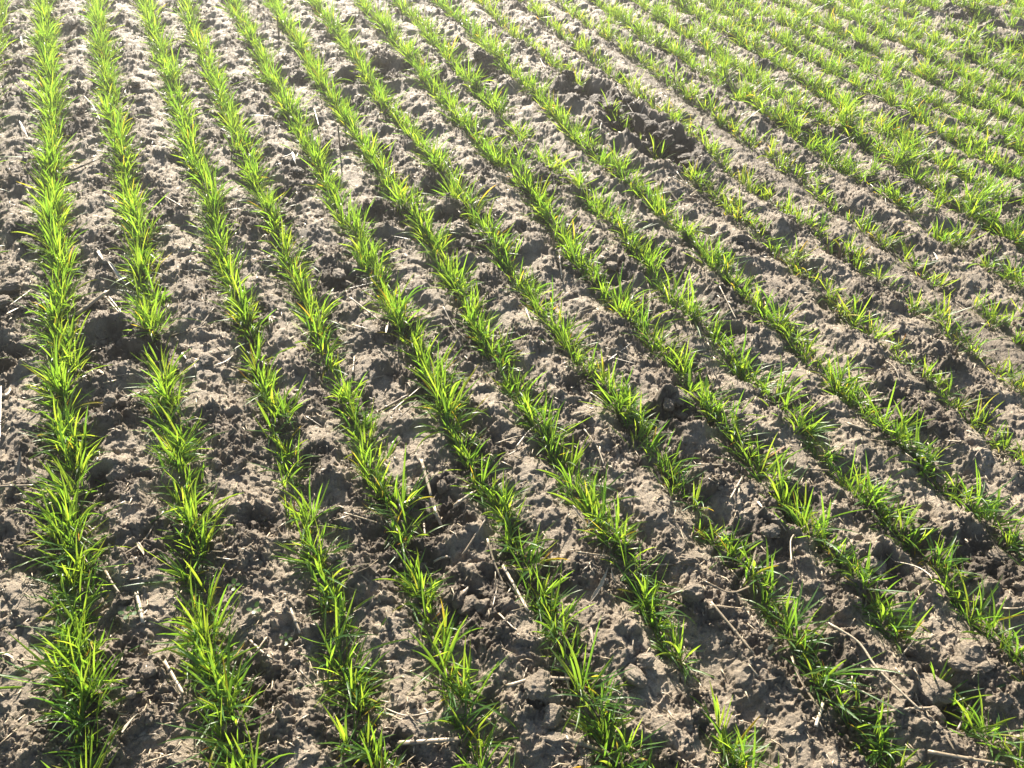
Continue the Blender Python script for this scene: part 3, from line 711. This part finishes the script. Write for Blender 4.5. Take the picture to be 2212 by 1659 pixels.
def stalk_mesh(P, w, r, kind):
    """P centre line (world); returns verts about P[0] and faces"""
    n = len(P); T = np.gradient(P, axis=0); T /= np.linalg.norm(T, axis=1)[:, None]
    S = np.cross(T, [0, 0, 1.0]); S /= np.linalg.norm(S, axis=1)[:, None]; N = np.cross(S, T)
    t = np.linspace(0, 1, n)
    if kind == 's':
        m = 8; a = np.arange(m) / m * 2 * math.pi
        prof = (1 - .22 * t) * (1 + .05 * r.normal(0, 1, n))
        flat = r.uniform(.45, .9)
        V = P[:, None] + (S[:, None] * np.cos(a)[None, :, None] + N[:, None] * np.sin(a)[None, :, None] * flat) * (w * .5 * prof)[:, None, None]
        V = V + r.normal(0, w * .03, V.shape)
        V[0] += T[0] * (r.normal(0, w * .5, m))[:, None]; V[-1] += T[-1] * (r.normal(0, w * .6, m))[:, None]
    else:                                           # leaf scrap: thin curled strip with real thickness
        m = 8; cu = r.uniform(.2, .7)
        prof = np.interp(t, [0, .15, .6, 1], [.35, .9, 1, .12]) * (1 + .12 * r.normal(0, 1, n))
        q = np.array([-1, -.5, 0, .5, 1.0]); 
        top = np.stack([q, cu * q * q], 1); bot = np.stack([q[::-1][1:-1], cu * q[::-1][1:-1] ** 2 - .10], 1)
        sec = np.concatenate([top, bot]); m = len(sec)
        tw = r.uniform(-1.2, 1.2) * t + r.uniform(-.5, .5)
        ct, st_ = np.cos(tw)[:, None], np.sin(tw)[:, None]
        sx = sec[None, :, 0] * ct - sec[None, :, 1] * st_; sy = sec[None, :, 0] * st_ + sec[None, :, 1] * ct
        V = P[:, None] + (S[:, None] * sx[..., None] + N[:, None] * sy[..., None]) * (w * .5 * prof)[:, None, None]
    k = np.arange(n - 1)[:, None] * m; j = np.arange(m)[None]
    Qs = np.stack([k + j, k + (j + 1) % m, k + m + (j + 1) % m, k + m + j], -1).reshape(-1, 4)
    V = V.reshape(-1, 3); V = np.concatenate([V, P[:1], P[-1:]]); c0, c1 = len(V) - 2, len(V) - 1
    jj = np.arange(m)
    T_ = np.concatenate([np.stack([np.full(m, c0), (jj + 1) % m, jj], 1), np.stack([np.full(m, c1), (n - 1) * m + jj, (n - 1) * m + (jj + 1) % m], 1)])
    return V, Qs, T_

def ring(p, T, rad, ln, flat):
    m = 10; a = np.arange(m) / m * 2 * math.pi
    S = np.cross(T, [0, 0, 1.0]); S /= np.linalg.norm(S); N = np.cross(S, T)
    offs = [(-ln, .8), (-ln * .4, 1.05), (ln * .4, 1.05), (ln, .8)]
    V = np.concatenate([p + T * d + (S * np.cos(a)[:, None] + N * np.sin(a)[:, None] * flat) * rad * s for d, s in offs])
    k = np.arange(3)[:, None] * m; j = np.arange(m)[None]
    return V, np.stack([k + j, k + (j + 1) % m, k + m + (j + 1) % m, k + m + j], -1).reshape(-1, 4)

straws = list(STRAWS)
for k in range(190):
    y = .45 + 4.3 * rng.random() ** 1.25; x = rng.uniform(-.8 - .42 * y, .8 + .46 * y)
    ph = (x * NX + y * NY - OFFSET) / SPACING
    if abs(ph - round(ph)) < .16: continue
    a = rng.uniform(0, math.pi); L = rng.uniform(.02, .10) * (1 if rng.random() < .8 else 1.6)
    bend = rng.normal(0, .12) * L
    pts = [(x, y), (x + .5 * L * math.cos(a) - bend * math.sin(a), y + .5 * L * math.sin(a) + bend * math.cos(a)), (x + L * math.cos(a), y + L * math.sin(a))]
    straws.append((pts, float(rng.uniform(2.2, 5.5)), float(rng.uniform(.15, .95)), 's' if rng.random() < .72 else 'l'))
items = []
for k, (pts, w, tone, kind) in enumerate(straws):
    r = np.random.default_rng(4000 + k); w = w / 1000 * .92; tone = tone * .88
    P = ground_line(pts, w)
    if kind == 'l': P[:, 2] += .002
    if r.random() < .25: P[:, 2] += np.linspace(0, r.uniform(.004, .016), len(P))[::1 if r.random() < .5 else -1]
    V, Qs, T_ = stalk_mesh(P, w, r, kind)
    base = P[len(P) // 2].copy()
    L = float(np.linalg.norm(P[-1] - P[0]))
    nm = 'straw_stalk' if kind == 's' else 'dry_leaf_scrap'
    o = link(nm, mesh_np(nm, V - base, Qs, T_, mat=M_STRAW), loc=base)
    o.color = (tone, 0, 0, 1)
    if kind == 's' and (w > .0045 or L > .10):
        j = int(len(P) * r.uniform(.25, .7)); tv = P[min(j + 1, len(P) - 1)] - P[j - 1]; tv /= np.linalg.norm(tv)
        nV, nQ = ring(P[j] - base, tv, w * .60, w * .55, .8)
        q = link('node', mesh_np('node', nV, nQ, mat=M_STRAW), o); q.color = (tone * .62, 0, 0, 1)
    u, v, d = project(P[:, 0], P[:, 1], P[:, 2])
    ln = 'long' if L > .10 else 'short' if L < .045 else 'middling'
    tn = 'bright' if tone > .85 else 'pale' if tone > .55 else 'brown' if tone > .28 else 'dark grey'
    items.append((o, f"{ln} {tn} {'straw' if kind == 's' else 'leaf scrap'}", strip_name(base[0], base[1]), float(v.mean())))
number_labels(items, 'straw', 'straw scattered between the rows')

items = []
for k, (x, y, h, w) in enumerate(STUBBLE):
    r = np.random.default_rng(6000 + k); z = float(soil_z(x, y)[0]); w = w / 1000
    n = 7; t = np.linspace(0, 1, n); le = r.normal(0, .12, 2)
    P = np.stack([t * h * le[0], t * h * le[1] + 1e-4 * t, t * (h + .012) - .012], 1)
    m = 10; a = np.arange(m) / m * 2 * math.pi
    V = P[:, None] + np.stack([np.cos(a), np.sin(a) * .75, 0 * a], 1)[None] * (w * .5 * (1.1 - .2 * t))[:, None, None]
    V = V + r.normal(0, w * .04, V.shape); V[-1, :, 2] += r.normal(0, w * .8, m)
    inner = V[-1] * [1, 1, 1]; c = P[-1]; inn = c + (V[-1] - c) * .72; low = inn - [0, 0, w * 1.6]
    VV = np.concatenate([V.reshape(-1, 3), inn, low, (low.mean(0))[None]])
    kk = np.arange(n + 1)[:, None] * m; j = np.arange(m)[None]
    Qs = np.stack([kk + j, kk + (j + 1) % m, kk + m + (j + 1) % m, kk + m + j], -1).reshape(-1, 4)
    jj = np.arange(m); T_ = np.stack([np.full(m, len(VV) - 1), (n + 1) * m + jj, (n + 1) * m + (jj + 1) % m], 1)
    o = link('stubble_stalk', mesh_np('stubble_stalk', VV, Qs, T_, mat=M_STRAW), loc=(x, y, z))
    o.color = (r.uniform(.15, .5), 0, 0, 1)
    u, v, d = project(np.array([x]), np.array([y]), z)
    items.append((o, f"{'taller' if h > .04 else 'short'} upright cut stubble stalk", strip_name(x, y), float(v[0])))
number_labels(items, 'stubble', 'old stubble stalks standing in the soil')

# tiny broken straw bits and roots
def litter(n, seed):
    r = np.random.default_rng(seed)
    y = .3 + 5.0 * r.random(n) ** 1.35; x = r.uniform(-1, 1, n) * (.9 + .5 * y); z, rgh, tr, lo = soil(x, y)
    L = r.uniform(.006, .03, n) * np.where(r.random(n) < .12, 1.9, 1); w = r.uniform(.0006, .0016, n); a = r.uniform(0, 6.28, n); el = r.normal(0, .22, n)
    D = np.stack([np.cos(a) * np.cos(el), np.sin(a) * np.cos(el), np.sin(el)], 1); S = np.stack([-np.sin(a), np.cos(a), 0 * a], 1)
    N = np.cross(D, S); c = np.stack([x, y, z + .0025], 1)
    bend = (r.normal(0, .18, n) * L)[:, None]
    rings = []
    for t in (-.5, 0, .5):
        p = c + D * (L * t)[:, None] + S * bend * (0.5 if t == 0 else -.25)
        for e, f in ((1, 0), (-.5, .87), (-.5, -.87)): rings.append(p + S * (w * e)[:, None] + N * (w * f)[:, None])
    V = np.stack(rings, 1).reshape(-1, 3)
    b = np.array([[0, 1, 4, 3], [1, 2, 5, 4], [2, 0, 3, 5], [3, 4, 7, 6], [4, 5, 8, 7], [5, 3, 6, 8]])
    tr_ = np.array([[0, 2, 1], [6, 7, 8]])
    o_ = np.arange(n)[:, None, None] * 9
    return V, (o_ + b[None]).reshape(-1, 4), (o_ + tr_[None]).reshape(-1, 3)
V, Q_, T_ = litter(9500, 77)
o = link('straw_litter', mesh_np('straw_litter', V, Q_, T_, mat=M_STRAW)); o.color = (.62, 0, 0, 1)
tag(o, 'tiny broken straw bits and dry roots littering the soil', 'straw litter', kind='stuff')

# ------------------------------------------------------------------ round-leaved weed seedlings
items = []
for k, (x, y) in enumerate(WEEDS):
    r = np.random.default_rng(8000 + k); z = float(soil_z(x, y)[0])
    root = link('weed_seedling', None, loc=(x, y, z)); root.empty_display_size = .01
    for q in range(4):
        a = q * math.pi / 2 + r.uniform(-.3, .3); L = r.uniform(.006, .010); hgt = r.uniform(.006, .011)
        n = 10; th = np.arange(n) / n * 2 * math.pi
        lx = .004 + L * .55 * (1 + np.cos(th)); ly = L * .42 * np.sin(th); lz = hgt + .25 * lx - 18 * ly * ly
        V = [(math.cos(a) * p - math.sin(a) * s, math.sin(a) * p + math.cos(a) * s, zz) for p, s, zz in zip(lx, ly, lz)]
        V.append((math.cos(a) * (.004 + L * .55), math.sin(a) * (.004 + L * .55), hgt + .25 * (.004 + L * .55) - .0005))
        V += [(0, 0, 0), (.0008, .0008, 0)]
        T_ = [(j, (j + 1) % n, n) for j in range(n)] + [(n + 1, n + 2, n // 2)]
        col = np.tile([.6, .35, 0, 1], (len(V), 1))
        link('leaf', mesh_np('leaf', np.array(V), tris=np.array(T_), attr=[('leaf', 'FLOAT_COLOR', col)], mat=M_LEAF), root)
    u, v, d = project(np.array([x]), np.array([y]), z)
    items.append((root, 'tiny round leaved weed seedling', strip_name(x, y), float(v[0])))
number_labels(items, 'weed seedling', 'weed seedlings between the rows')
# ------------------------------------------------------------------ added air volume that imitates lens glare towards the sun
m, nt, out = new_mat('glare_haze')
pv = nd(nt, 'ShaderNodeVolumePrincipled'); pv.inputs['Color'].default_value = (1.0, .96, .88, 1)
pv.inputs['Density'].default_value = .014; pv.inputs['Anisotropy'].default_value = .78
nt.links.new(pv.outputs[0], out.inputs['Volume'])
hx, y0, y1, z0, z1 = 300, -60, 110, -1.1, 1.55
hv = np.array([(x, y, z) for z in (z0, z1) for y in (y0, y1) for x in (-hx, hx)])
hq = [(0, 2, 3, 1), (4, 5, 7, 6), (0, 1, 5, 4), (2, 6, 7, 3), (0, 4, 6, 2), (1, 3, 7, 5)]
o = link('glare_haze', mesh_np('glare_haze', hv, hq, mat=m, smooth=False))
tag(o, 'added thin air volume imitating lens glare towards the far rows', 'glare_haze', kind='stuff')
print('plants', len(plants), 'objects', len(bpy.data.objects))
